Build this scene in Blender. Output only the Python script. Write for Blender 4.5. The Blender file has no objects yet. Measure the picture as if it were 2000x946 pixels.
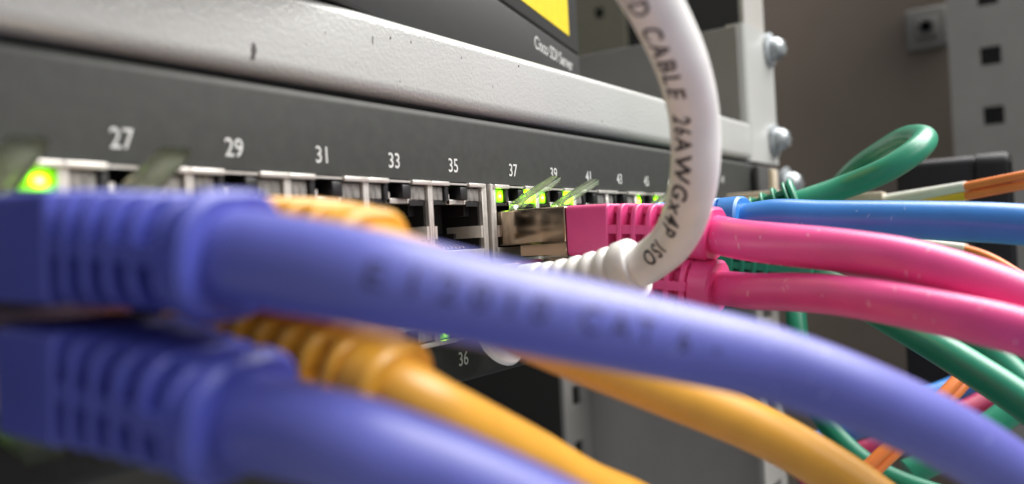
import bpy, bmesh, math, random
from mathutils import Vector, Matrix, Quaternion

random.seed(7)
M = 0.001                      # all coordinates below are millimetres
V = Vector
scene = bpy.context.scene
COL = scene.collection

# ------------------------------------------------------------------ camera
def look_axes(yaw, pitch, roll):
    f = V((math.cos(yaw)*math.cos(pitch), math.sin(yaw)*math.cos(pitch), math.sin(pitch)))
    r = V((math.sin(yaw), -math.cos(yaw), 0)); u = r.cross(f)
    c, s = math.cos(roll), math.sin(roll)
    return f, r*c + u*s, u*c - r*s
F_, R_, U_ = look_axes(.5967, .0036, -.0526)
cam_d = bpy.data.cameras.new('camera'); cam = bpy.data.objects.new('camera', cam_d); COL.objects.link(cam)
mat = Matrix((( R_.x, U_.x, -F_.x, -104.25*M), (R_.y, U_.y, -F_.y, -81.46*M), (R_.z, U_.z, -F_.z, -.16*M), (0, 0, 0, 1)))
cam.matrix_world = mat
cam_d.sensor_width = 36; cam_d.lens = 36*1602.76/2000
cam_d.clip_start = .004; cam_d.clip_end = 20
cam_d.dof.use_dof = True; cam_d.dof.focus_distance = 141*M
cam_d.dof.aperture_fstop = cam_d.lens/1.9
cam_d.dof.aperture_blades = 0
scene.camera = cam

# ------------------------------------------------------------------ world and lamps of the server room
w = bpy.data.worlds.new('World'); scene.world = w; w.use_nodes = True
w.node_tree.nodes['Background'].inputs[0].default_value = (.95, .97, 1, 1)
w.node_tree.nodes['Background'].inputs[1].default_value = .36

def area(name, loc, target, sx, sy, power, color):
    l = bpy.data.lights.new(name, 'AREA'); l.shape = 'RECTANGLE'; l.size = sx*M; l.size_y = sy*M
    l.energy = power; l.color = color
    o = bpy.data.objects.new(name, l); COL.objects.link(o)
    o.location = V(loc)*M
    o.rotation_euler = (V(target)-V(loc)).to_track_quat('-Z', 'Y').to_euler()
    return o
area('ceiling_lamp', (430, -380, 720), (20, -40, 0), 1000, 700, 25.0, (1, .975, .94))
area('room_lamp', (40, -950, 520), (20, 0, 10), 800, 400, 3.6, (1, .96, .91))

vs = scene.view_settings
vs.view_transform = 'Standard'; vs.look = 'None'; vs.gamma = 1; vs.exposure = 0; vs.use_curve_mapping = False
scene.render.engine = 'CYCLES'
scene.cycles.max_bounces = 8; scene.cycles.transmission_bounces = 8
scene.cycles.use_denoising = True

# ------------------------------------------------------------------ materials
MATS = {}
def nmat(name):
    m = bpy.data.materials.new(name); m.use_nodes = True
    nt = m.node_tree; b = nt.nodes['Principled BSDF']
    MATS[name] = m
    return m, nt, b
def add(nt, t, **kw):
    n = nt.nodes.new(t)
    for k, v in kw.items(): setattr(n, k, v)
    return n
def coords(nt, scale=(1, 1, 1)):
    g = add(nt, 'ShaderNodeNewGeometry'); mp = add(nt, 'ShaderNodeMapping')
    mp.inputs['Scale'].default_value = scale
    nt.links.new(g.outputs['Position'], mp.inputs['Vector'])
    return mp.outputs['Vector']
def noise(nt, vec, scale, detail=3, rough=.5):
    n = add(nt, 'ShaderNodeTexNoise'); n.inputs['Scale'].default_value = scale
    n.inputs['Detail'].default_value = detail; n.inputs['Roughness'].default_value = rough
    nt.links.new(vec, n.inputs['Vector'])
    return n.outputs['Fac']
def ramp(nt, fac, stops):
    r = add(nt, 'ShaderNodeValToRGB'); e = r.color_ramp.elements
    while len(e) < len(stops): e.new(.5)
    for el, (p, c) in zip(e, stops):
        el.position = p; el.color = c if len(c) == 4 else (*c, 1)
    nt.links.new(fac, r.inputs['Fac'])
    return r.outputs['Color']
def bump(nt, b, h, strength, dist):
    n = add(nt, 'ShaderNodeBump'); n.inputs['Strength'].default_value = strength
    n.inputs['Distance'].default_value = dist*M
    nt.links.new(h, n.inputs['Height']); nt.links.new(n.outputs['Normal'], b.inputs['Normal'])
def mixc(nt, fac, a, b_):
    n = add(nt, 'ShaderNodeMix', data_type='RGBA')
    for sock, val in ((n.inputs[0], fac), (n.inputs[6], a), (n.inputs[7], b_)):
        if hasattr(val, 'links'): nt.links.new(val, sock)
        elif isinstance(val, (int, float)): sock.default_value = val
        else: sock.default_value = (*val, 1)
    return n.outputs[2]
def tint(c, k): return tuple(min(1, x*k) for x in c)

def plain(name, c, rough=.5, metal=0, var=.12, nscale=300, bmp=0, bscale=2500, bdist=.02, spec=.5):
    m, nt, b = nmat(name)
    vec = coords(nt)
    col = ramp(nt, noise(nt, vec, nscale), [(.3, tint(c, 1-var)), (.7, tint(c, 1+var))])
    nt.links.new(col, b.inputs['Base Color'])
    b.inputs['Roughness'].default_value = rough; b.inputs['Metallic'].default_value = metal
    b.inputs['Specular IOR Level'].default_value = spec
    if bmp: bump(nt, b, noise(nt, vec, bscale, 2), bmp, bdist)
    return m

def pvc(name, c, rough=.36, sss=.12, scuff=0, scuffcol=(1, .75, .8)):
    m, nt, b = nmat(name)
    vec = coords(nt)
    col = ramp(nt, noise(nt, vec, 170, 4), [(.3, tint(c, .93)), (.7, tint(c, 1.07))])
    if scuff:
        vs_ = coords(nt, (1, .55, .45))
        vo = add(nt, 'ShaderNodeTexVoronoi'); vo.inputs['Scale'].default_value = 330
        nt.links.new(vs_, vo.inputs['Vector'])
        spots = ramp(nt, vo.outputs['Distance'], [(.07, (1, 1, 1)), (.15, (0, 0, 0))])
        br = ramp(nt, noise(nt, vec, 160, 2), [(.52, (0, 0, 0)), (.58, (1, 1, 1))])
        mul = add(nt, 'ShaderNodeMath', operation='MULTIPLY'); mul.use_clamp = True
        nt.links.new(spots, mul.inputs[0]); nt.links.new(br, mul.inputs[1])
        mul2 = add(nt, 'ShaderNodeMath', operation='MULTIPLY'); mul2.inputs[1].default_value = scuff
        nt.links.new(mul.outputs[0], mul2.inputs[0])
        col = mixc(nt, mul2.outputs[0], col, scuffcol)
    nt.links.new(col, b.inputs['Base Color'])
    rr = add(nt, 'ShaderNodeMapRange'); rr.inputs['To Min'].default_value = rough-.06; rr.inputs['To Max'].default_value = rough+.1
    nt.links.new(noise(nt, vec, 420, 3), rr.inputs['Value']); nt.links.new(rr.outputs[0], b.inputs['Roughness'])
    b.inputs['Coat Weight'].default_value = .25; b.inputs['Coat Roughness'].default_value = .32
    b.inputs['Subsurface Weight'].default_value = sss
    b.inputs['Subsurface Radius'].default_value = (1, 1, 1); b.inputs['Subsurface Scale'].default_value = .5*M
    bump(nt, b, noise(nt, vec, 900, 3), .12, .05)
    return m

PURPLE = pvc('purple_pvc', (.108, .121, .455), .40)
PURPLEB = pvc('blue_boot_plastic', (.070, .085, .415), .45)
PINK = pvc('pink_pvc', (.78, .075, .29), .36)
PINKB = pvc('pink_boot_plastic', (.70, .066, .25), .42)
ORANGE = pvc('orange_pvc', (.73, .36, .038), .42)
BLUE = pvc('blue_pvc', (.032, .21, .60), .34)
GREEN = pvc('green_pvc', (.014, .25, .145), .36)
WHITE = pvc('white_pvc', (.84, .83, .82), .38, .2)
CRIMSON = pvc('crimson_pvc', (.40, .015, .09), .4)
FIBRE = pvc('orange_fibre_pvc', (.88, .24, .05), .4)
YEL = pvc('yellow_sleeve_plastic', (.85, .58, .03), .4)
WSL = pvc('pale_sleeve_plastic', (.80, .80, .74), .4)
BEIGE = pvc('beige_connector_plastic', (.50, .43, .33), .45)
INK = plain('cable_ink', (.045, .042, .05), .6)
INKB = plain('cable_ink_blue', (.035, .035, .12), .6)
PAINT = plain('white_print', (.55, .56, .55), .55)
PANEL = plain('panel_paint', (.029, .031, .029), .58, var=.14, nscale=500, bmp=.35, bscale=5000, bdist=.03, spec=.35)
BLACKP = plain('black_plastic', (.012, .012, .013), .42)
CAV = plain('socket_plastic', (.014, .014, .015), .4)
STEEL = plain('tinned_steel', (.70, .67, .63), .36, .6, .08, 700, .25, 2600, .02)
#STEELD = plain('jack_plate_steel', (.55, .53, .50), .45, 1, .12, 1500, .6, 3800, .04)
SHIELD = plain('plug_shield_nickel', (.36, .285, .215), .17, 1, .06, 200)
ZINC = plain('zinc_bolt', (.42, .45, .47), .58, .9, .3, 400)
DARKBOX = plain('dark_server_plastic', (.024, .025, .026), .5, var=.06)
YLABEL = plain('yellow_label', (.62, .47, .014), .5, var=.06)
GOLD = plain('gold_contact', (.78, .55, .22), .3, 1)
CHASSIS = plain('chassis_steel', (.05, .05, .05), .5)
RINGP = plain('black_ring_plastic', (.008, .008, .011), .5, spec=.3)
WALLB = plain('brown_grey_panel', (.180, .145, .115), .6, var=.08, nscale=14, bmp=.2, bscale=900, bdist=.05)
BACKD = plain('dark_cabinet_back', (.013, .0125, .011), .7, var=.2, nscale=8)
RAIL = plain('rail_paint', (.20, .195, .185), .45, var=.06, nscale=60, bmp=.2, bscale=1500, bdist=.05)
POST = plain('post_paint', (.36, .35, .33), .45, var=.05, nscale=60)
MILKY = plain('milky_light_pipe', (.26, .252, .24), .4, var=.3, nscale=600)

def powder():
    m, nt, b = nmat('grey_powder_coat')
    vec = coords(nt)
    c = (.440, .448, .438)
    col = ramp(nt, noise(nt, vec, 40, 3), [(.3, tint(c, .95)), (.7, tint(c, 1.04))])
    # dark scuffs and pin-holes in the paint
    vo = add(nt, 'ShaderNodeTexVoronoi'); vo.inputs['Scale'].default_value = 130
    nt.links.new(coords(nt, (1.3, 1, .8)), vo.inputs['Vector'])
    sp = ramp(nt, vo.outputs['Distance'], [(.035, (1, 1, 1)), (.07, (0, 0, 0))])
    br = ramp(nt, noise(nt, vec, 70, 2), [(.60, (0, 0, 0)), (.66, (.8, .8, .8))])
    mul = add(nt, 'ShaderNodeMath', operation='MULTIPLY')
    nt.links.new(sp, mul.inputs[0]); nt.links.new(br, mul.inputs[1])
    col = mixc(nt, mul.outputs[0], col, (.16, .15, .14))
    nt.links.new(col, b.inputs['Base Color'])
    b.inputs['Roughness'].default_value = .21
    b.inputs['Specular IOR Level'].default_value = .55
    bump(nt, b, noise(nt, vec, 1700, 3, .6), .8, .13)
    return m
POWDER = powder()
CHIP = plain('bare_chip', (.05, .045, .045), .6)

def led_mat(name, on, cx=.62, wide=1):
    m, nt, b = nmat(name)
    tc = add(nt, 'ShaderNodeTexCoord')
    mp = add(nt, 'ShaderNodeMapping'); mp.inputs['Location'].default_value = (-cx*wide, 0, -.46*.85*wide); mp.inputs['Scale'].default_value = (wide, 0, .85*wide)
    nt.links.new(tc.outputs['Generated'], mp.inputs['Vector'])
    ln = add(nt, 'ShaderNodeVectorMath', operation='LENGTH'); nt.links.new(mp.outputs[0], ln.inputs[0])
    b.inputs['Base Color'].default_value = (.10, .22, .02, 1); b.inputs['Roughness'].default_value = .2
    col = ramp(nt, ln.outputs['Value'], [(.0, (.62, 1, .12)), (.13, (.48, 1, .01)), (.3, (.22, .80, .0)), (.6, (.10, .40, .0))])
    st = add(nt, 'ShaderNodeMapRange'); st.inputs['From Min'].default_value = .02; st.inputs['From Max'].default_value = .38
    st.inputs['To Min'].default_value = 18*on; st.inputs['To Max'].default_value = 2.0*on; st.interpolation_type = 'SMOOTHSTEP'
    nt.links.new(ln.outputs['Value'], st.inputs['Value'])
    nt.links.new(col, b.inputs['Emission Color']); nt.links.new(st.outputs[0], b.inputs['Emission Strength'])
    return m
LEDON = led_mat('green_led', 1.0); LEDON2 = led_mat('green_led_bright', 1.9, .5, .6)

def clear():
    m, nt, b = nmat('clear_latch_plastic')
    out = nt.nodes['Material Output']; nt.nodes.remove(b)
    tr = add(nt, 'ShaderNodeBsdfTransparent'); tr.inputs[0].default_value = (.93, .97, .92, 1)
    tl = add(nt, 'ShaderNodeBsdfTranslucent'); tl.inputs[0].default_value = (.78, .86, .70, 1)
    gl = add(nt, 'ShaderNodeBsdfGlossy'); gl.inputs['Roughness'].default_value = .22
    lw = add(nt, 'ShaderNodeLayerWeight'); lw.inputs[0].default_value = .28
    m1 = add(nt, 'ShaderNodeMixShader'); m1.inputs[0].default_value = .2
    nt.links.new(tr.outputs[0], m1.inputs[1]); nt.links.new(tl.outputs[0], m1.inputs[2])
    m2 = add(nt, 'ShaderNodeMixShader'); nt.links.new(lw.outputs['Fresnel'], m2.inputs[0])
    nt.links.new(m1.outputs[0], m2.inputs[1]); nt.links.new(gl.outputs[0], m2.inputs[2])
    nt.links.new(m2.outputs[0], out.inputs['Surface'])
    return m
CLEAR = clear()

# ------------------------------------------------------------------ mesh helpers (millimetres)
class MB:
    def __init__(s): s.bm = bmesh.new()
    def box(s, x0, x1, y0, y1, z0, z1, bev=0, seg=1):
        t = bmesh.new(); bmesh.ops.create_cube(t, size=1)
        for v in t.verts:
            v.co = V(((x0+x1)/2 + v.co.x*(x1-x0), (y0+y1)/2 + v.co.y*(y1-y0), (z0+z1)/2 + v.co.z*(z1-z0)))
        if bev: bmesh.ops.bevel(t, geom=t.edges[:], offset=bev, segments=seg, affect='EDGES', profile=.5, clamp_overlap=True)
        s.join(t); return s
    def join(s, t, mtx=None):
        if mtx is not None: bmesh.ops.transform(t, matrix=mtx, verts=t.verts)
        me = bpy.data.meshes.new('tmp'); t.to_mesh(me); t.free()
        s.bm.from_mesh(me); bpy.data.meshes.remove(me)
    def loft(s, rings, cap=True, closed=True):
        n = len(rings[0]); vv = [[s.bm.verts.new(p) for p in r] for r in rings]
        for a, b in zip(vv[:-1], vv[1:]):
            for i in range(n if closed else n-1):
                j = (i+1) % n
                s.bm.faces.new((a[i], a[j], b[j], b[i]))
        if cap:
            s.bm.faces.new(vv[0][::-1]); s.bm.faces.new(vv[-1])
        return s
    def prism(s, pts, x0, x1):        # profile (y,z) swept along x
        return s.loft([[(x0, y, z) for y, z in pts], [(x1, y, z) for y, z in pts]])
    def build(s, name, m, parent=None, smooth=35, flipz=False):
        bm = s.bm
        if flipz:
            for v in bm.verts: v.co.z = -v.co.z
        bmesh.ops.recalc_face_normals(bm, faces=bm.faces)
        off = woff(parent)
        for v in bm.verts: v.co = v.co*M - off
        me = bpy.data.meshes.new(name); bm.to_mesh(me); bm.free()
        me.materials.append(m)
        if smooth:
            for p in me.polygons: p.use_smooth = True
            me.set_sharp_from_angle(angle=math.radians(smooth))
        o = bpy.data.objects.new(name, me); COL.objects.link(o)
        if parent: o.parent = parent
        return o
def woff(o):
    r = V((0, 0, 0))
    while o: r = r + o.location; o = o.parent
    return r
def thing(name, label, cat, loc=(0, 0, 0), group=None):
    o = bpy.data.objects.new(name, None); COL.objects.link(o); o.location = V(loc)*M
    o.empty_display_size = .005
    o['label'] = label; o['category'] = cat
    if group: o['group'] = group
    return o
def tag(o, label, cat, group=None):
    o['label'] = label; o['category'] = cat
    if group: o['group'] = group
    return o
def struct(o): o['kind'] = 'structure'; return o

def catmull(P, n=14):
    P = [V(p) for p in P]
    Q = [P[0]*2-P[1]] + P + [P[-1]*2-P[-2]]
    out = []
    for i in range(1, len(Q)-2):
        p0, p1, p2, p3 = Q[i-1:i+3]
        t0 = 0; t1 = t0+max(1e-4, (p1-p0).length**.5); t2 = t1+max(1e-4, (p2-p1).length**.5); t3 = t2+max(1e-4, (p3-p2).length**.5)
        for k in range(n):
            t = t1+(t2-t1)*k/n
            A1 = p0*((t1-t)/(t1-t0))+p1*((t-t0)/(t1-t0)); A2 = p1*((t2-t)/(t2-t1))+p2*((t-t1)/(t2-t1)); A3 = p2*((t3-t)/(t3-t2))+p3*((t-t2)/(t3-t2))
            B1 = A1*((t2-t)/(t2-t0))+A2*((t-t0)/(t2-t0)); B2 = A2*((t3-t)/(t3-t1))+A3*((t-t1)/(t3-t1))
            out.append(B1*((t2-t)/(t2-t1))+B2*((t-t1)/(t2-t1)))
    out.append(P[-1]); return out
def smoothpath(pts, it=2):
    for _ in range(it):
        pts = [pts[0]]+[(pts[i-1]+pts[i]*2+pts[i+1])/4 for i in range(1, len(pts)-1)]+[pts[-1]]
    return pts
class Path:
    def __init__(s, pts, it=12):
        s.p = smoothpath(catmull(pts), it); s.t = []
        n = len(s.p)
        for i in range(n): s.t.append((s.p[min(n-1, i+1)]-s.p[max(0, i-1)]).normalized())
        up = V((0, 0, 1)); a = (up - s.t[0]*up.dot(s.t[0])).normalized(); s.a = [a]
        for i in range(1, n):
            q = s.t[i-1].rotation_difference(s.t[i]); a = q @ a
            a = (a - s.t[i]*a.dot(s.t[i])).normalized(); s.a.append(a)
        s.len = [0]
        for i in range(1, n): s.len.append(s.len[-1]+(s.p[i]-s.p[i-1]).length)
    def at(s, d):
        d = max(0, min(s.len[-1]-1e-6, d)); i = 0
        while s.len[i+1] < d: i += 1
        f = (d-s.len[i])/(s.len[i+1]-s.len[i])
        c = s.p[i].lerp(s.p[i+1], f); t = s.t[i].lerp(s.t[i+1], f).normalized(); a = s.a[i].lerp(s.a[i+1], f).normalized()
        return c, t, a, t.cross(a)
def tube(path, r, seg=28, rfun=None):
    mb = MB(); rings = []
    for i, p in enumerate(path.p):
        a = path.a[i]; b = path.t[i].cross(a); rr = r if rfun is None else rfun(path.len[i])
        rings.append([p + a*(rr*math.cos(k*2*math.pi/seg)) + b*(rr*math.sin(k*2*math.pi/seg)) for k in range(seg)])
    return mb.loft(rings)
def text_mesh(txt, size, spacing=1.0, bold=0):
    c = bpy.data.curves.new('tx', 'FONT'); c.body = txt; c.size = size; c.space_character = spacing; c.offset = bold
    c.align_x = 'CENTER'; c.align_y = 'CENTER'; c.resolution_u = 3
    o = bpy.data.objects.new('tx', c); COL.objects.link(o)
    dg = bpy.context.evaluated_depsgraph_get()
    me = bpy.data.meshes.new_from_object(o.evaluated_get(dg))
    bm = bmesh.new(); bm.from_mesh(me)
    bpy.data.objects.remove(o); bpy.data.curves.remove(c); bpy.data.meshes.remove(me)
    return bm
def flat_text(name, txt, size, centre, m, parent, xdir=(1, 0, 0), zdir=(0, 0, 1), sx=1, bold=0, spacing=1):
    bm = text_mesh(txt, size, spacing, bold); X = V(xdir).normalized(); Z = V(zdir); c = V(centre)
    for v in bm.verts: v.co = c + X*(v.co.x*sx) + Z*v.co.y
    mb = MB(); mb.bm.free(); mb.bm = bm
    return mb.build(name, m, parent, 0)
def tube_text(name, txt, size, path, s0, ang, r, m, parent, rev=False, spacing=1.1, bold=0, twist=0, rf=None):
    bm = text_mesh(txt, size, spacing, bold)
    ys = [v.co.y for v in bm.verts]; y = min(ys)
    while y < max(ys):
        bmesh.ops.bisect_plane(bm, geom=bm.verts[:]+bm.edges[:]+bm.faces[:], plane_co=(0, y, 0), plane_no=(0, 1, 0)); y += .25
    sg = -1 if rev else 1
    for v in bm.verts:
        c, t, a, b = path.at(s0 + sg*v.co.x)
        x_ = v.co.x
        an = ang - sg*v.co.y/r + twist*v.co.x
        v.co = c + (a*math.cos(an) + b*math.sin(an))*((rf(s0 + sg*x_) if rf else r)+.03)
    mb = MB(); mb.bm.free(); mb.bm = bm
    return mb.build(name, m, parent, 0)

# ------------------------------------------------------------------ setting
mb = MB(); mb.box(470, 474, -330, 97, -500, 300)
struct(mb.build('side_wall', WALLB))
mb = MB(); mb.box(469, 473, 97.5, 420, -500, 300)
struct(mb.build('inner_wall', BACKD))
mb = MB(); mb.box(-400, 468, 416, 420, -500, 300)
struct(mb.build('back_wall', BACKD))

# ------------------------------------------------------------------ network switch
PITCH = 13.97
XA = [.6+PITCH*k for k in range(-5, 1)]; XB = [17.45+PITCH*k for k in range(6)]
NUM = [PITCH*(k-4) for k in range(-1, 5)] + [PITCH+3.17+PITCH*k for k in range(6)]
sw = thing('network_switch', 'dark grey rack network switch with two rows of numbered ports below the pale shelf', 'switch', (0, 0, -22))

def arc(cx, cz, r, a0, a1, n=6):
    return [(cx+r*math.cos(math.radians(a0+(a1-a0)*i/n)), cz+r*math.sin(math.radians(a0+(a1-a0)*i/n))) for i in range(n+1)]
# front panel: strips above and below the sockets with rolled outer edges, plain ends left and right
mb = MB()
top = [(0, 10.45), (1.0, 10.45), (1.0, 20.2), (8, 20.2), (8, 21.6)] + arc(1.4, 20.2, 1.4, 90, 180)
mb.prism(top, -296, 166)
bot = [(0, -15.1), (1.0, -15.1), (1.0, -20.4), (8, -20.4), (8, -22.0)] + arc(1.6, -20.4, 1.6, 270, 180)
mb.prism(bot, -296, 166)
mb.box(-296, -77.2, 0, 1, -15.1, 10.45)
mb.box(101.6, 112, 0, 1, -15.1, 10.45); mb.box(143, 166, 0, 1, -15.1, 10.45); mb.box(112, 143, 0, 1, -15.1, -10); mb.box(112, 143, 0, 1, 8, 10.45)
fp = mb.build('front_panel', PANEL, sw, 40)
mb = MB(); mb.box(-290, 150, 8.2, 250, -21.4, 20.2, .5)
mb.build('chassis', CHASSIS, sw)
for i, x in enumerate(NUM):
    flat_text('port_number', str(25+2*i), 3.15, (x, -.03, 13.0), PAINT, fp, sx=.86, bold=.02)
for i, x in enumerate(NUM):
    if i >= 1: flat_text('port_number', str(26+2*i), 3.15, (x, -.03, -18.1), PAINT, fp, sx=.86, bold=.02)
flat_text('port_number', '49', 3.0, (124.5, -.03, 15.2), PAINT, fp, sx=.86)

# one socket, local origin on the jack face at mid-height between the two rows
def make_port(up):
    fz = not up
    mb = MB()
    for s in (-1, 1):
        mb.box(min(s*6.98, s*6.42), max(s*6.98, s*6.42), 0, 1.2, .02, 12.1, .08)
        a, b = (-6.975, -2.55) if s < 0 else (2.55, 6.975)
        mb.box(a, b, -.42, .5, 12.05, 12.72, .16, 2)
    mb.box(-6.4, 6.4, .05, .7, .02, 1.85, .06)
    mb.box(-2.5, 2.5, .05, .5, 12.3, 12.6)
    fr = mb.build('port', STEEL, sw, 40, fz)
    mb = MB()                                     # black socket body round the cavity
    mb.box(-6.4, 6.4, 1.3, 14, 1.0, 1.9); mb.box(-6.4, -5.95, .75, 14, 1.92, 9.4); mb.box(5.95, 6.4, .75, 14, 1.92, 9.4)
    mb.box(-6.38, 6.38, 14.02, 15, 1, 12.1)
    mb.box(-6.4, -2.5, 1.3, 14, 9.42, 12.04); mb.box(2.5, 6.4, 1.3, 14, 9.42, 12.04); mb.box(-2.48, 2.48, 6, 14, 9.44, 12.04)
    mb.box(-5.9, -2.6, .6, 1.28, 9.1, 9.7, .05); mb.box(2.6, 5.9, .6, 1.28, 8.9, 9.7, .05)
    mb.box(.5, 2.45, -.1, 2.2, 9.9, 12.0, .25, 2); mb.box(-3.2, -2.2, .2, 2.2, 9.6, 12.0, .15)
    mb.box(4.6, 5.93, 5, 13, 1.95, 4.6); mb.box(4.5, 5.93, 2.5, 6, 7.4, 9.3, .1)
    c = mb.build('socket', CAV, fr, 40, fz)
    mb = MB()
    for q in range(8):
        x = -3.55+q*1.015
        mb.loft([[(x-.17, y, z), (x+.17, y, z), (x+.17, y+.1, z+.3), (x-.17, y+.1, z+.3)] for y, z in ((2.2, 2.1), (3.2, 2.3), (8.5, 4.2), (9.5, 4.0))])
    mb.build('contact_pins', GOLD, fr, 40, fz)
    mb = MB()
    mb.box(-2.15, 2.5, .9, 1.5, 9.2, 10.0, .1); mb.box(-2.15, -1.2, .9, 1.5, 9.2, 10.9, .1); mb.box(2.2, 3.0, .7, 1.3, 9.2, 10.2, .1)
    mb.build('latch_bracket', STEEL, fr, 40, fz)
    for s in (-1, 1):
        mb = MB(); prof = [(.05, 6.3), (.05, 5.75), (1.2, 5.35), (4.5, 5.05), (7.2, 5.5), (7.2, 5.7), (4.5, 5.25), (1.4, 5.55), (.7, 5.9), (.7, 6.3)]
        t = MB(); t.loft([[(s*x, y, 3.7) for y, x in prof], [(s*x, y, 5.7) for y, x in prof]])
        t.build('spring_finger', STEEL, fr, 40, fz)
    for s in (-1, 1):
        mb = MB()
        x0, x1 = (-6.38, -3.35) if s < 0 else (2.75, 6.3)
        mb.box(x0, x1, .55, 1.25, 9.75, 11.95, .2, 2)
        for q in (.3, .68):
            cx = x0+(x1-x0)*q
            mb.loft([[(cx+.5*k*math.cos(a*math.pi/5), .58+.16*k*math.sin(a*math.pi/5), z) for a in range(10)] for z, k in ((9.85, .7), (10.0, 1), (11.7, 1), (11.85, .7))])
        mb.build('led_window', MILKY, fr, 40, fz)
    return fr
protoT = make_port(True); protoB = make_port(False)
def dup(o, parent, loc=None):
    c = o.copy(); COL.objects.link(c); c.parent = parent
    if loc is not None: c.location = loc
    for ch in o.children: dup(ch, c)
    return c
LIT = {25: 3, 36: 3, 37: 3, 39: 3, 45: 3, 26: 2, 28: 2, 38: 3, 46: 3}
first = {True: True, False: True}
for k, x in enumerate(XA+XB):
    for up in (True, False):
        proto = protoT if up else protoB
        loc = (V((x, -.3, -2.35+22)))*M
        if first[up]:
            first[up] = False; o = proto; o0 = o
            # mesh was built relative to the switch origin
            pass
        else: o = dup(proto, sw)
        n = 25+2*k+(0 if up else 1)
        o['_n'] = n; o['_x'] = x
for o in [c for c in sw.children if '_n' in c]:
    # meshes of the prototype are stored with the switch's offset removed: shift them to the socket's own place
    o.location = V((o['_x'], -.3, -2.35))*M
    n = o['_n']; lit = LIT.get(n, 0)
    leds = [c for c in o.children if c.name.startswith('led_window')]
    for c in leds:
        side = 1 if c.data.vertices[0].co.x > 0 else 0
        if lit & (1 << side):
            for sl in c.material_slots: sl.link = 'OBJECT'
            c.material_slots[0].material = LEDON2 if (n in (37, 39) and side) else LEDON
    del o['_n']; del o['_x']
mb = MB(); mb.box(7.62, 8.35, -.3, 1, -14.9, 10.35, .08)
mb.build('jack_edge', STEEL, sw)
mb = MB(); mb.box(8.95, 9.35, -.75, 1, -14.9, 10.38, .1); mb.box(9.37, 10.44, -.25, 1, -14.9, 10.35, .05)
mb.build('jack_edge', STEEL, sw)
mb = MB(); mb.box(-77.1, -76.3, -.3, 1, -14.9, 10.35, .08)
mb.build('jack_edge', STEEL, sw)
# module cages at the far end with pale connectors
for x in (113, 128):
    mb = MB()
    mb.box(x, x+.5, -.8, 20, -9.8, 7.8); mb.box(x+13.5, x+14, -.8, 20, -9.8, 7.8); mb.box(x+.52, x+13.48, -.8, 20, 7.3, 7.8); mb.box(x+.52, x+13.48, -.8, 20, -1.3, -.8); mb.box(x+.52, x+13.48, -.8, 20, -9.8, -9.3)
    mb.build('module_cage', STEEL, sw)
mb = MB(); mb.box(150, 184, -2.6, -.4, -21.5, 20.5, .6, 2)
ear = mb.build('rack_ear', CHASSIS, sw)
def bolt(parent, x, y, z, r=5.2):
    mb = MB(); seg = 20
    prof = [(0, r*1.45), (1.0, r*1.45), (1.2, r*1.3), (1.25, r), (3.2, r*.95), (4.6, r*.7), (5.2, r*.3)]
    mb.loft([[(x+q*math.cos(a*2*math.pi/seg), y-d, z+q*math.sin(a*2*math.pi/seg)) for a in range(seg)] for d, q in prof])
    mb.box(x-r*.6, x+r*.6, y-5.35, y-4.6, z-.5, z+.5); mb.box(x-.5, x+.5, y-5.35, y-4.6, z-r*.6, z+r*.6)
    return mb.build('bolt', ZINC, parent)
bolt(ear, 179, -2.6, 15.5, 4); bolt(ear, 179, -2.6, -15.5, 4)

# ------------------------------------------------------------------ shelf above the switch
sh = thing('rack_shelf', 'pale grey powder-coated rack shelf with chipped rounded front lip above the switch', 'shelf', (0, 0, 22.4))
zb, zt = 22.5, 34.3
prof = [(5, zb)] + arc(2.0, zb+2.2, 2.2, 270, 180, 8) + arc(1.6, zt-1.8, 1.8, 180, 90, 8) + [(230, zt), (230, zt-1.2), (7, zt-1.2), (5, zt-3)]
mb = MB(); mb.prism(prof, -296, 151.4)
lip = mb.build('lip', POWDER, sh, 50)
mb = MB(); mb.box(150, 151.2, 2, 230, zt+.02, 65, .2)
mb.build('side_plate', RAIL, sh)
mb = MB(); mb.loft([[(x, y, z) for x, y in [(151.4, 6)] + arc(153.6, 2.0, 2.2, 180, 270, 6) + [(180, -.2), (180, 1.4), (154, 1.5), (152.8, 2.4), (152.6, 6)]] for z in (22.2, 66)])
mb.build('ear', POWDER, sh, 50)
mb = MB(); mb.box(157, 178, 1.6, 3.4, 66.5, 140, .3)
mb.build('ear_backing', POST, sh)
for z in (30.5, 61): bolt(sh, 175.5, -.25, z, 3.9)
# chips in the lip's paint
for (x, z, a, b) in ((-38.5, 25.2, .45, 1.15), (-37.9, 24.5, .3, .6), (-17.4, 30.2, .12, .75), (-13.6, 31.2, .2, .25), (-9.0, 31.4, .15, .2), (3.4, 31.0, .12, .18), (20.5, 32.2, .2, .22), (34, 24.4, .1, .8), (-30, 27.5, .06, .1), (-26.5, 29.6, .05, .25), (-21, 26.4, .07, .08), (6, 28.8, .05, .07), (12, 27.4, .05, .3), (-48, 28.5, .07, .12), (27, 29, .06, .08), (45, 28, .05, .1), (52, 25.2, .06, .3), (70, 24.6, .1, .35), (-12, 25, .06, .2)):
    mb = MB(); t = bmesh.new(); bmesh.ops.create_icosphere(t, subdivisions=2, radius=1)
    for v in t.verts:
        k = .75+.5*random.random(); v.co = V((v.co.x*a*k + .25*a*v.co.z, v.co.y*.05, v.co.z*b*k))
    mb.join(t, Matrix.Translation((x, -.2 + (.35 if z < 25 else 0), z)))
    mb.build('paint_chip', CHIP, lip)

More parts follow.
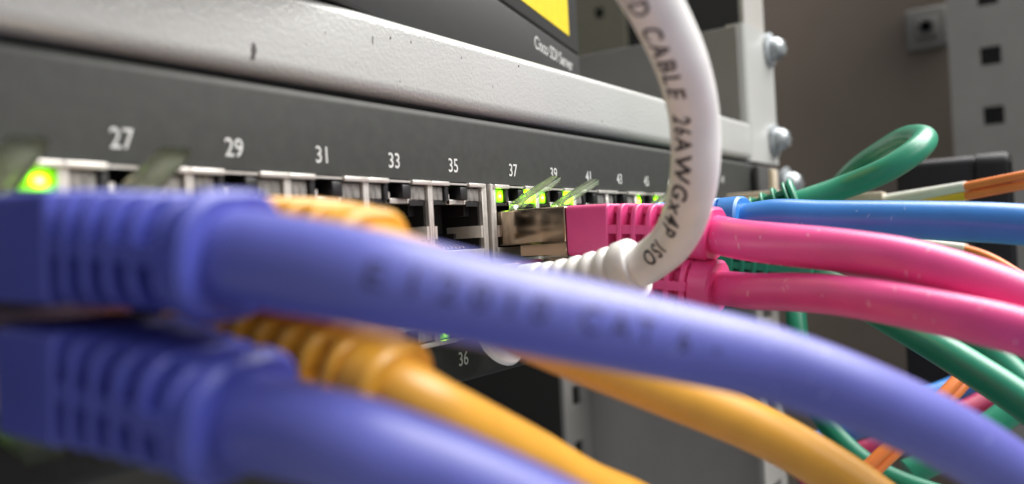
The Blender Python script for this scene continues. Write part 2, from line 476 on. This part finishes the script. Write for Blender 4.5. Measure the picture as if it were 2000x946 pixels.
# ------------------------------------------------------------------ small server on the shelf, turned slightly
phi = math.radians(13.3); D = V((math.cos(phi), math.sin(phi), 0)); N = V((math.sin(phi), -math.cos(phi), 0))
PC = V((92.8, 27, 34.5))
sv = thing('small_server', 'dark box server with yellow front label standing askew on the shelf', 'server', PC)
def sbox(mb, s0, s1, d0, d1, z0, z1, bev=0, seg=2):
    t = bmesh.new(); bmesh.ops.create_cube(t, size=1)
    for v in t.verts: v.co = V(((s0+s1)/2+v.co.x*(s1-s0), (d0+d1)/2+v.co.y*(d1-d0), (z0+z1)/2+v.co.z*(z1-z0)))
    if bev: bmesh.ops.bevel(t, geom=t.edges[:], offset=bev, segments=seg, affect='EDGES', profile=.5)
    Mx = Matrix(((D.x, -N.x, 0, PC.x), (D.y, -N.y, 0, PC.y), (0, 0, 1, 0), (0, 0, 0, 1)))
    mb.join(t, Mx)
ZG = 50.6
mb = MB(); sbox(mb, -230, 0, 0, 150, 34.4, ZG-.35, .5); mb.build('case', DARKBOX, sv)
mb = MB(); sbox(mb, -230, 0, .5, 150, ZG-.3, ZG+.3); mb.build('groove', BLACKP, sv)
mb = MB(); sbox(mb, -230, 0, 0, 150, ZG+.35, 120, .5); mb.build('upper_case', DARKBOX, sv)
mb = MB(); sbox(mb, -110, -9.2, -.12, -.02, ZG+3.3, 100); mb.build('label', YLABEL, sv)
flat_text('lettering', 'Cisco SDI Server', 4.3, PC*1 + D*(-22.6) + N*.05 + V((0, 0, 46.2-PC.z)), PAINT, sv, D, sx=1.02)

# ------------------------------------------------------------------ cabinet parts
post = thing('rack_post', 'pale painted rack post with square holes below the switch', 'rack post', (160, 2, -140))
def holed(mb, a0, a1, z0, z1, hole, zc0, step, f):      # strip with square holes; f(a0,a1,z0,z1) adds one box
    am = (a0+a1)/2; f(a0, am-hole/2, z0, z1); f(am+hole/2, a1, z0, z1)
    z = z0; c = zc0
    while c - hole/2 < z1:
        if c-hole/2 > z: f(am-hole/2+.01, am+hole/2-.01, z, c-hole/2)
        z = c+hole/2; c += step
    if z < z1: f(am-hole/2+.01, am+hole/2-.01, z, z1)
mb = MB(); holed(mb, 154.5, 178, -140, -22.3, 9.5, -135, 15.875, lambda a, b, c, d: mb.box(a, b, 2, 3.6, c, d))
mb.build('front_flange', POST, post)
mb = MB(); mb.box(176.4, 178, 3.62, 76, -140, -22.3); mb.build('web', POST, post)
mb = MB(); holed(mb, 156.5, 176.3, -140, -22.3, 7.5, -121.5, 21, lambda a, b, c, d: mb.box(a, b, 76, 77.6, c, d))
mb.build('rear_flange', POST, post)

rp = thing('rack_rail', 'dim olive grey rear rail in the gap between the server and the white cable', 'rack rail', (462, 209, 100))
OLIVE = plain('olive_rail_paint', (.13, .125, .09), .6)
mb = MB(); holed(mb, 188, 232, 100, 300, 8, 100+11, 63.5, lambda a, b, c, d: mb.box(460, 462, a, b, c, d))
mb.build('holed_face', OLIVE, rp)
rr = thing('rack_rail', 'tall grey rack rail with square holes at the right edge', 'rack rail', (400, -60, -300))
mb = MB(); holed(mb, -70, -31, -300, 230, 9.6, 55-20*15.875, 31.75, lambda a, b, c, d: mb.box(400, 402, a-.6, b-.6, c, d))
mb.build('holed_face', RAIL, rr)
mb = MB(); mb.box(402.05, 440, -33.2, -31.6, -300, 230); mb.build('side_flange', RAIL, rr)
mb = MB(); mb.box(400, 402, -110, -70.62, -300, 230); mb.build('outer_face', RAIL, rr)
mb = MB(); mb.box(436, 438, -110, -34, -300, 230); mb.build('inner_liner', BLACKP, rr)

cn = thing('cage_nut', 'rounded square metal nut clip on the brown panel near the top right', 'nut', (462, -13, 121))
mb = MB(); mb.box(465.5, 469.5, -26, -1.5, 108, 134, 1.9, 3); mb.build('clip', RAIL, cn)
mb = MB(); mb.box(462.8, 465.4, -20, -7.5, 115, 127.5, .8, 2)
mb.build('nut', RAIL, cn)
mb = MB(); seg = 16
mb.loft([[(x, -13.7+r*math.cos(a*2*math.pi/seg), 121.2+r*math.sin(a*2*math.pi/seg)) for a in range(seg)] for x, r in ((462.7, 4.2), (462.2, 4.2), (462.2, 2.8), (462.7, 2.8))])
mb.build('thread', CHASSIS, cn)

cr = thing('cable_ring', 'black plastic cable guide box with open rounded end behind the cables', 'cable guide', (185, -55, -60))
# a D-shaped duct lying along the view, open towards the room
def dring(w, h, r, n=6):
    pts = []
    for cx, cz, a0 in ((w/2-r, h/2-r, 0), (-w/2+r, h/2-r, 90), (-w/2+r, -h/2+r, 180), (w/2-r, -h/2+r, 270)):
        pts += [(cx+r*math.cos(math.radians(a0+90*i/n)), cz+r*math.sin(math.radians(a0+90*i/n))) for i in range(n+1)]
    return pts
CX, CZ = 198, -18
def dsec(y, w, h, r): return [(CX+a, y, CZ+b) for a, b in dring(w, h, r)]
mb = MB(); mb.loft([dsec(-36, 24, 76, 2.5), dsec(-57.5, 24, 76, 2.5), dsec(-58.3, 23, 75, 2)]); mb.build('duct', RINGP, cr, 40)
mb = MB(); rings = [dsec(-58.4, 24.5, 77, 4), dsec(-66, 24.5, 77, 4), dsec(-67, 23.5, 76, 3.5), dsec(-67, 20, 72, 3), dsec(-66, 19, 71, 2.6), dsec(-58.4, 19, 71, 2.6)]
rings.append(rings[0]); mb.loft(rings, cap=False); mb.build('rim', RINGP, cr, 40)

# ------------------------------------------------------------------ patch cables
def rrect(w, h, r, n=5): return dring(w, h, r, n)
class Axis:                       # boot axis: leaves the port along -y and may bend
    def __init__(s, x, z, y0, L, dx, dz): s.x, s.z, s.y0, s.L, s.dx, s.dz = x, z, y0, L, dx, dz
    def c(s, d):
        t = d/s.L; t2 = t*t
        return V((s.x+s.dx*t2, s.y0-d, s.z+s.dz*t2))
    def sec(s, d, pts):
        e = .05; t = (s.c(d+e)-s.c(d-e)).normalized()
        X = V((1, 0, 0)); X = (X-t*X.dot(t)).normalized(); Z = X.cross(t); Z = Z if Z.z > 0 else -Z
        c = s.c(d); return [c+X*a+Z*b for a, b in pts]
def ribbed_boot(ax, m, parent, ribs=5, pitch=2.4, grow=0, top=8.3, wid=11.6, collar=0, clen=3.6, rw=.34):
    mb = MB(); s0 = 7.6
    def slab(d0, d1, w, h, r, e=.25):
        mb.loft([ax.sec(d0, rrect(w-2*e, h-2*e, max(.2, r-e))), ax.sec(d0+e, rrect(w, h, r)), ax.sec(d1-e, rrect(w, h, r)), ax.sec(d1, rrect(w-2*e, h-2*e, max(.2, r-e)))])
    slab(0, s0, wid, top, .9)
    end = s0+ribs*pitch
    mb.loft([ax.sec(d, rrect(wid-5.2, top-2.6, 2.0)) for d in (s0-.5, s0+ribs*pitch/2, end+.5)])   # core
    for i in range(ribs):
        d = s0+i*pitch+pitch*.66; k = i/ribs
        slab(d-.05, d+pitch*rw, wid-.9*k, top+grow*i, 1.7+1.9*k, .18)
    for zz in (-1, 1):                                                               # spine over the slots, above and below
        mb.loft([ax.sec(d, [(a, b+zz*(top/2-.95)) for a, b in rrect(wid-4.6-w_, 1.5, .5, 3)]) for d, w_ in ((s0-.4, 0), ((end+s0)/2, .6), (end+.3, 1.2))])
    for sgn in (-1, 1):                                                              # band along the sides
        mb.loft([[p for p in ax.sec(d, [(sgn*(wid/2-1.95)+a*1.85, b+.1) for a, b in ((-.9, -.7), (.95-.25*dd, -.7), (.95-.25*dd, .7), (-.9, .7))])] for d, dd in ((s0-.4, 0), (end/2+s0/2, .5), (end+.3, 1))])
    for sgn in (-1, 1):                                                              # mould seam along the plain block
        mb.loft([ax.sec(d, [(sgn*(wid/2-.3)+a, b+.05) for a, b in ((-.2, -.07), (.35, -.05), (.35, .05), (-.2, .07))]) for d in (.3, s0-.3)])
    slab(end, end+clen, wid-1.4+collar*.6, top+collar+grow*ribs, 3.9, .4)
    return mb.build('boot', m, parent, 40)
def lever(parent, x, z0, y0, up, w0=4.2, w1=3.2, tip=(-8.6, 4.4), m=None, th=1.1, rnd=False):
    s = 1 if up else -1; mb = MB()
    pts = [(y0+.8, .1, w0), (-2.2, 1.5, w0*.95), (-5.4, 3.0, (w0+w1)/2), (tip[0], tip[1], w1)]
    rings = []
    for y, h, w in pts:
        rings.append([(x-w/2, y, z0+s*h), (x+w/2, y, z0+s*h), (x+w/2, y-.25, z0+s*(h+th)), (x-w/2, y-.25, z0+s*(h+th))])
    mb.loft(rings)
    bmesh.ops.bevel(mb.bm, geom=mb.bm.edges[:], offset=.14, segments=2, affect='EDGES', profile=.5)
    return mb.build('latch', m or CLEAR, parent, 50)
def plug(parent, x, z, up, yend):
    s = 1 if up else -1; mb = MB()
    mb.box(x-5.75, x+5.75, yend, 8, min(z+s*-1.9, z+s*4.15), max(z+s*-1.9, z+s*4.15), .35, 3)
    a = sorted((z-s*1.85, z-s*3.95)); mb.box(x-5.7, x+5.7, yend, -4.2, a[0], a[1], .15)
    a = sorted((z-s*3.9, z-s*4.1)); mb.box(x-5.6, x+5.6, yend, -9.5, a[0], a[1])
    return mb.build('plug', SHIELD, parent, 40)
def patch(name_label, cat, x, up, zdx, pts, m, mboot, r=2.9, group=None, boot='rib', ribs=5, y0=-13.5, grow=0, pitch=2.4, clearlatch=True, loc=None, it=12, bootkw={}, zoff=0, rfun=None):
    zc = 1.65 if up else -6.75
    t = thing('patch_cable', name_label, cat, (x, -13.5, zc), group)
    dx, dz = zdx
    if boot == 'rib':
        L = 7.6+ribs*pitch+bootkw.get('clen', 3.6)
        ax = Axis(x, zc+zoff, y0, L, dx, dz)
        ribbed_boot(ax, mboot, t, ribs, pitch, grow, **bootkw)
    else:
        L = 19.5; ax = Axis(x, zc, y0, L, dx, dz); mb = MB(); seg = 32
        def circ(q): return [(q*math.cos(k*2*math.pi/seg), q*math.sin(k*2*math.pi/seg)) for k in range(seg)]
        prof = [(-.3, 3.2), (0, 3.6), (3, 3.7)]
        d = 3
        for i in range(5):
            prof += [(d+.3, 3.35+.06*i), (d+.8, 3.35+.06*i), (d+1.2, 3.65+.1*i), (d+2.1, 3.7+.1*i), (d+2.55, 3.6+.08*i)]; d += 2.6
        prof += [(d+.2, 3.3), (d+.5, 4.0), (d+.9, 4.3), (d+2.9, 4.35), (d+3.3, 4.1), (d+3.35, 2.9)]
        mb.loft([ax.sec(a, circ(q)) for a, q in prof]); mb.build('boot', mboot, t, 50)
    plug(t, x, zc, up, y0+.1)
    if clearlatch: lever(t, x, zc+(4.2 if up else -4.2), -.6, up)
    P = Path([ax.c(L-5), ax.c(L-2.5), ax.c(L)] + [V(q) for q in pts], it)
    tube(P, r, 28, rfun).build('jacket', m, t, 60)
    return t, P

def scuffs(t, P, r, m, n, s0, s1, a0, a1, size=1.0, seed=1):
    rnd = random.Random(seed); mb = MB()
    for _ in range(n):
        s, an, ln, wd, tl = rnd.uniform(s0, s1), math.radians(rnd.uniform(a0, a1)), size*rnd.uniform(.3, 1.1), size*rnd.uniform(.03, .075), rnd.uniform(-.7, .7)
        k = 6; L_ = []; R_2 = []
        for i in range(k+1):
            f = i/k-.5; q = wd*(1-4*f*f)+.008; bend = .15*ln*f*f
            for lst, sg in ((L_, -1), (R_2, 1)):
                ss = s+f*ln*math.sin(tl)+sg*q+bend; aa = an+f*ln*math.cos(tl)/r
                c, tt, a, b = P.at(ss); lst.append(mb.bm.verts.new(c+(a*math.cos(aa)+b*math.sin(aa))*(r+.02)))
        for i in range(k): mb.bm.faces.new((L_[i], R_2[i], R_2[i+1], L_[i+1]))
    return mb.build('scuff_mark', m, t, 0)
SCUFFP = plain('pink_scuff', (.95, .55, .66), .5); SCUFFB = plain('blue_scuff', (.35, .55, .85), .5); SCUFFV = plain('purple_scuff', (.33, .36, .75), .5); SCUFFO = plain('orange_scuff', (.35, .13, .02), .6)

# purple, port 25 and 26
G = 'patch cables plugged into the switch'
t1, P1 = patch('thick purple patch cable crossing the middle from the upper left, in front of all others', 'cable', -69.3, True, (2.0, -1.6),
    [(-64.6, -42, -1.7), (-56.4, -48.9, -4.6), (-44.5, -55.0, -8.2), (-36.4, -60.2, -11.0), (-29, -66.5, -15.0), (-20.5, -72.6, -20.3), (-12, -77.5, -26.5), (-2, -82, -34)], PURPLE, PURPLEB, 3.2, G, y0=-13.4, pitch=2.05, rfun=lambda d: 3.2+.35*max(0, 1-d/22), bootkw=dict(collar=1.0, clen=1.7))
tube_text('lettering', 'E 1 2 0 1 0   C A T   6   -', 2.5, P1, 29, math.radians(78), 3.2, INKB, t1, rf=lambda d: 3.2+.35*max(0, 1-d/22), spacing=1.05, bold=.02)
t2, P2 = patch('lower purple patch cable running out of the bottom edge at the left', 'cable', -69.3, False, (1.6, -2.9),
    [(-66.8, -42.2, -12.3), (-63.4, -46.0, -14.4), (-60.6, -48.3, -16.3), (-55.6, -52.0, -20.0), (-48, -57.5, -26), (-38, -64, -36)], PURPLE, PURPLEB, 3.1, G, y0=-13.6, pitch=2.15, zoff=-1.7, rfun=lambda d: 3.1+.3*max(0, 1-d/22), bootkw=dict(collar=1.0, clen=1.8))
# orange, port 27 and 28
patch('upper orange patch cable emerging below the thick purple cable', 'cable', -55.35, True, (.6, -2.4),
    [(-50.8, -37.8, -3.0), (-42.9, -36.8, -6.0), (-29.5, -37.5, -11.6), (-17.1, -42.4, -17.7), (-6.6, -50.6, -24.3), (-2.0, -58, -30), (1, -66, -37)], ORANGE, ORANGE, 3.0, G, pitch=2.2, y0=-12.5, bootkw=dict(clen=3.0))
patch('lower orange patch cable with ribbed boot beside the number 36', 'cable', -55.35, False, (1.0, -3.6),
    [(-52.1, -37.2, -13.9), (-46.1, -37.0, -16.9), (-37.5, -37.2, -21.4), (-29.6, -38.2, -26.2), (-20.9, -40.2, -30.8), (-10.5, -44.9, -39.4)], ORANGE, ORANGE, 3.15, G, pitch=2.35, y0=-13.2, zoff=-1.6, it=5, bootkw=dict(clen=3.0))
# white, port 36
tw, PW = patch('white patch cable with black lettering arching up out of the top edge', 'cable', .6, False, (-.2, 2.6),
    [(-.9, -34.8, -2.7), (-3.2, -38.2, -.8), (-7.9, -42.5, 3.2), (-11.0, -45.0, 8.0), (-13.6, -46.2, 13.5), (-18.8, -47.2, 18.4), (-23.8, -47.2, 22.6), (-30, -47, 26.5), (-38, -46.5, 30)], WHITE, WHITE, 2.9, G, boot='round', y0=-12.0, clearlatch=False, it=5)
tube_text('lettering', 'SHIELDED CABLE  26AWGx4P  ISO', 3.05, PW, 38.3, math.radians(116), 2.9, INK, tw, rev=True, twist=-.012, spacing=1.24, bold=.07)
mb = MB()                      # broad rounded latch paddle under the white plug
ringp = []
sl = V((0, -.62, -.78)); nrm = V((0, -.78, .62))
out = [(-3.4, 0), (3.4, 0), (4.2, 4)] + [(4.2*math.cos(math.radians(a)), 5.2+3.6*math.sin(math.radians(a))) for a in range(0, 181, 15)] + [(-4.2, 4)]
o0 = V((.6, -3.6, -12.0))
mb.loft([[o0+V((a, 0, 0))+sl*b+nrm*h for a, b in out] for h in (0, .9)])
bmesh.ops.bevel(mb.bm, geom=mb.bm.edges[:], offset=.15, segments=2, affect='EDGES', profile=.5)
mb.box(-1.6, 2.8, -5, -.2, -11.4, -10.6, .15)
mb.build('latch_cover', WHITE, tw, 50)
# pink, ports 37 and 38
t3, P3 = patch('upper pink patch cable with bare metal plug in the port marked 37', 'cable', 17.45, True, (-.2, -1.8),
    [(15.0, -40.5, -1.0), (12.2, -46.2, -1.8), (9.6, -56.9, -3.3), (7.7, -66.2, -5.3), (7.4, -76.7, -9.6), (7.7, -86.0, -15.0), (8, -96, -22)], PINK, PINKB, 2.95, G)
t4, P4 = patch('lower pink patch cable running below the other pink one', 'cable', 17.45, False, (0, -1.6),
    [(15.2, -40.5, -8.6), (13.1, -43.3, -8.7), (9.8, -50.0, -8.6), (6.3, -57.3, -8.9), (3.0, -66.6, -10.3), (.3, -76.9, -12.6), (.2, -85.6, -16.2), (0, -96, -24)], PINK, PINKB, 2.65, G)
scuffs(t3, P3, 2.95, SCUFFP, 16, 6, 50, 20, 120, 1.0, 3); scuffs(t4, P4, 2.65, SCUFFP, 18, 6, 50, 20, 120, 1.0, 5)
# blue, port 39
t5, P5 = patch('blue patch cable lying just above the pink cables', 'cable', 31.42, True, (-.1, .2),
    [(31.4, -42, 2.2), (31.7, -48.5, 1.5), (31.2, -63.3, .3), (30.2, -76.3, -1.1), (30, -88, -3.6), (29, -100, -8)], BLUE, BLUE, 2.9, G)
scuffs(t5, P5, 2.9, SCUFFB, 9, 5, 45, 20, 110, .9, 8)
scuffs(t1, P1, 3.2, SCUFFV, 14, 23, 75, 20, 130, 1.4, 9)
# green, ports 45 46 47 48
patch('green patch cable rising in a tight loop above the blue cable', 'cable', XB[4], True, (2.0, 3.6),
    [(78.3, -42.6, 8.3), (77.0, -51.2, 11.1), (80.2, -56.3, 14.6), (87.5, -57.2, 17.6), (96, -53, 19.1), (110.9, -45.1, 18.0), (119.5, -37, 14.6), (126.5, -31.0, 10.5), (126.5, -26.5, 4), (122.0, -23.0, -4.5), (112.1, -22.6, -16.1), (105.7, -23.8, -24.6), (100.9, -27.2, -39.0), (94.3, -35.3, -49.3), (88.7, -44.8, -54.5), (85.6, -58.0, -57.5), (84, -75, -60)],
    GREEN, GREEN, 2.55, G, grow=.7, it=6, zoff=.5, bootkw=dict(clen=1.2, rw=.22, top=7.6, wid=10))
patch('green patch cable sagging below the lower pink cable at the right', 'cable', XB[4], False, (1.5, -2.6),
    [(72.5, -40.6, -11.5), (60.0, -50.0, -15.6), (46.5, -60.3, -19.1), (39.5, -68.2, -22.9), (35.3, -74.9, -26.9), (31, -84, -34)], GREEN, GREEN, 2.65, G, grow=.3)
patch('dark green patch cable tucked behind the sagging green one', 'cable', XB[5], False, (0, -1.4),
    [(83, -42, -9.5), (70, -51, -12.6), (60.5, -56.9, -15.5), (53.8, -64.9, -18.4), (51.8, -70.8, -23.4), (49.5, -76.2, -29.8), (50.1, -80.6, -37.6), (52, -85, -48)], GREEN, GREEN, 2.6, G)

def loose(name, label, pts, m, r, cat='cable', it=8):
    P = Path(pts, it); o = tube(P, r, 20).build(name, m, None, 60)
    return tag(o, label, cat, 'loose cables behind the patch cables')
loose('patch_cable', 'dark green cable far behind the pink cables at the right edge', [(112, -30, -12), (105.8, -50, -17.0), (100.9, -62.9, -23.0), (97.6, -72.4, -29), (98.6, -84, -40), (101, -95, -56)], GREEN, 3.4)
loose('patch_cable', 'crimson cable slanting behind the thick purple cable at lower right', [(100, -24, -62), (110.3, -41.1, -53.8), (124.6, -62.1, -45.0), (136.2, -74, -36), (150, -90, -24)], CRIMSON, 3.0)
loose('patch_cable', 'short stretch of dark blue cable behind the crimson one', [(108, -20, -58), (118, -38, -49), (132, -59.5, -40.5), (143.5, -71.5, -33), (157, -87, -20)], BLUE, 3.0)
loose('patch_cable', 'dark green cable crossing below the crimson cable at lower right', [(104, -48, -58), (111.6, -60.8, -50.5), (116.4, -67.9, -45.0), (124, -79, -36), (130, -92, -26)], GREEN, 3.2)

# ------------------------------------------------------------------ fibre cables
def fibre(label, start, pts, sleeve, smat):
    t = thing('fibre_cable', label, 'fibre cable', pts[0], 'orange fibre cables')
    for dz, dx in ((1.05, 0), (-1.05, .5)):
        P = Path([V(q)+V((dx, 0, dz)) for q in pts], 8); tube(P, 1.0, 16).build('strand', FIBRE, t, 60)
    if sleeve:
        for k, (dz, dx) in enumerate(((1.05, 0), (-1.05, .5))):
            a, b = [V(q)+V((dx, 0, dz)) for q in sleeve]
            P = Path([a, a.lerp(b, .5), b], 2); Lg = P.len[-1]
            tube(P, 1.4, 16, lambda s: 1.9-.7*s/Lg).build('sleeve', smat[k], t, 60)
            mb = MB(); mb.box(a.x-3, a.x+3, a.y-.5, a.y+9, a.z-1.9 if dz < 0 else a.z-.9, a.z+.9 if dz < 0 else a.z+2.6, .4, 2)
            mb.build('connector', BEIGE, t)
    return t
fibre('orange fibre pair with yellow and white sleeve above the blue cable', None,
    [(120.5, -40, 4.4), (115.7, -49.4, 5.3), (107.1, -63.4, 6.7), (103.3, -73.9, 8.0), (102.8, -87.3, 9.6)], [(119, -43, 4.6), (107.6, -62.6, 6.65)], (WSL, YEL))
fibre('orange fibre pair with white sleeve just below the blue cable', None,
    [(124, -38, -4.2), (119.5, -46.0, -5.0), (112.4, -62.2, -8.0), (107.3, -69.5, -11.7), (101.5, -79, -20.2), (98, -86, -32)], [(122, -41, -4.4), (112.8, -61.4, -7.7)], (WSL, WSL))
t = thing('fibre_cable', 'orange fibre pair slanting behind the thick purple cable at lower right', 'fibre cable', (73, -40, -55), 'orange fibre cables')
for dx, dz in ((0, 0), (1.2, -1.9)):
    P = Path([V(q)+V((dx, -.4*dx, dz)) for q in [(66, -30, -62), (73.1, -39.7, -54.7), (78.1, -47.0, -47.4), (88.8, -59.4, -34.6), (96.8, -64.0, -28.7), (104, -68, -23), (112, -76, -20)]], 8)
    tube(P, 1.25, 16).build('strand', FIBRE, t, 60)
# pale plugs in the module cages
cnx = thing('module_plug', 'pale beige connector plugged in at the far end of the switch', 'connector', (124, -2, 4))
mb = MB(); mb.box(114.5, 127, -14, 6, 1.5, 9.0, .4, 2); mb.build('body', BEIGE, cnx)
mb = MB(); mb.box(118, 123, -17, -3, 9.05, 10.8, .4, 2); mb.build('release_tab', BEIGE, cnx)
cnx = thing('module_plug', 'tall pale beige pull tab beside the switch ear', 'connector', (136, -2, 4))
mb = MB(); mb.box(129.5, 142, -14, 6, 1.5, 9.2, .4, 2); mb.build('body', BEIGE, cnx)
mb = MB(); mb.box(143.2, 148, -9, -7.4, 7.3, 18.5, .5, 2); mb.box(138, 147, -9, -7, 6.0, 8.8, .4); mb.build('pull_tab', BEIGE, cnx)
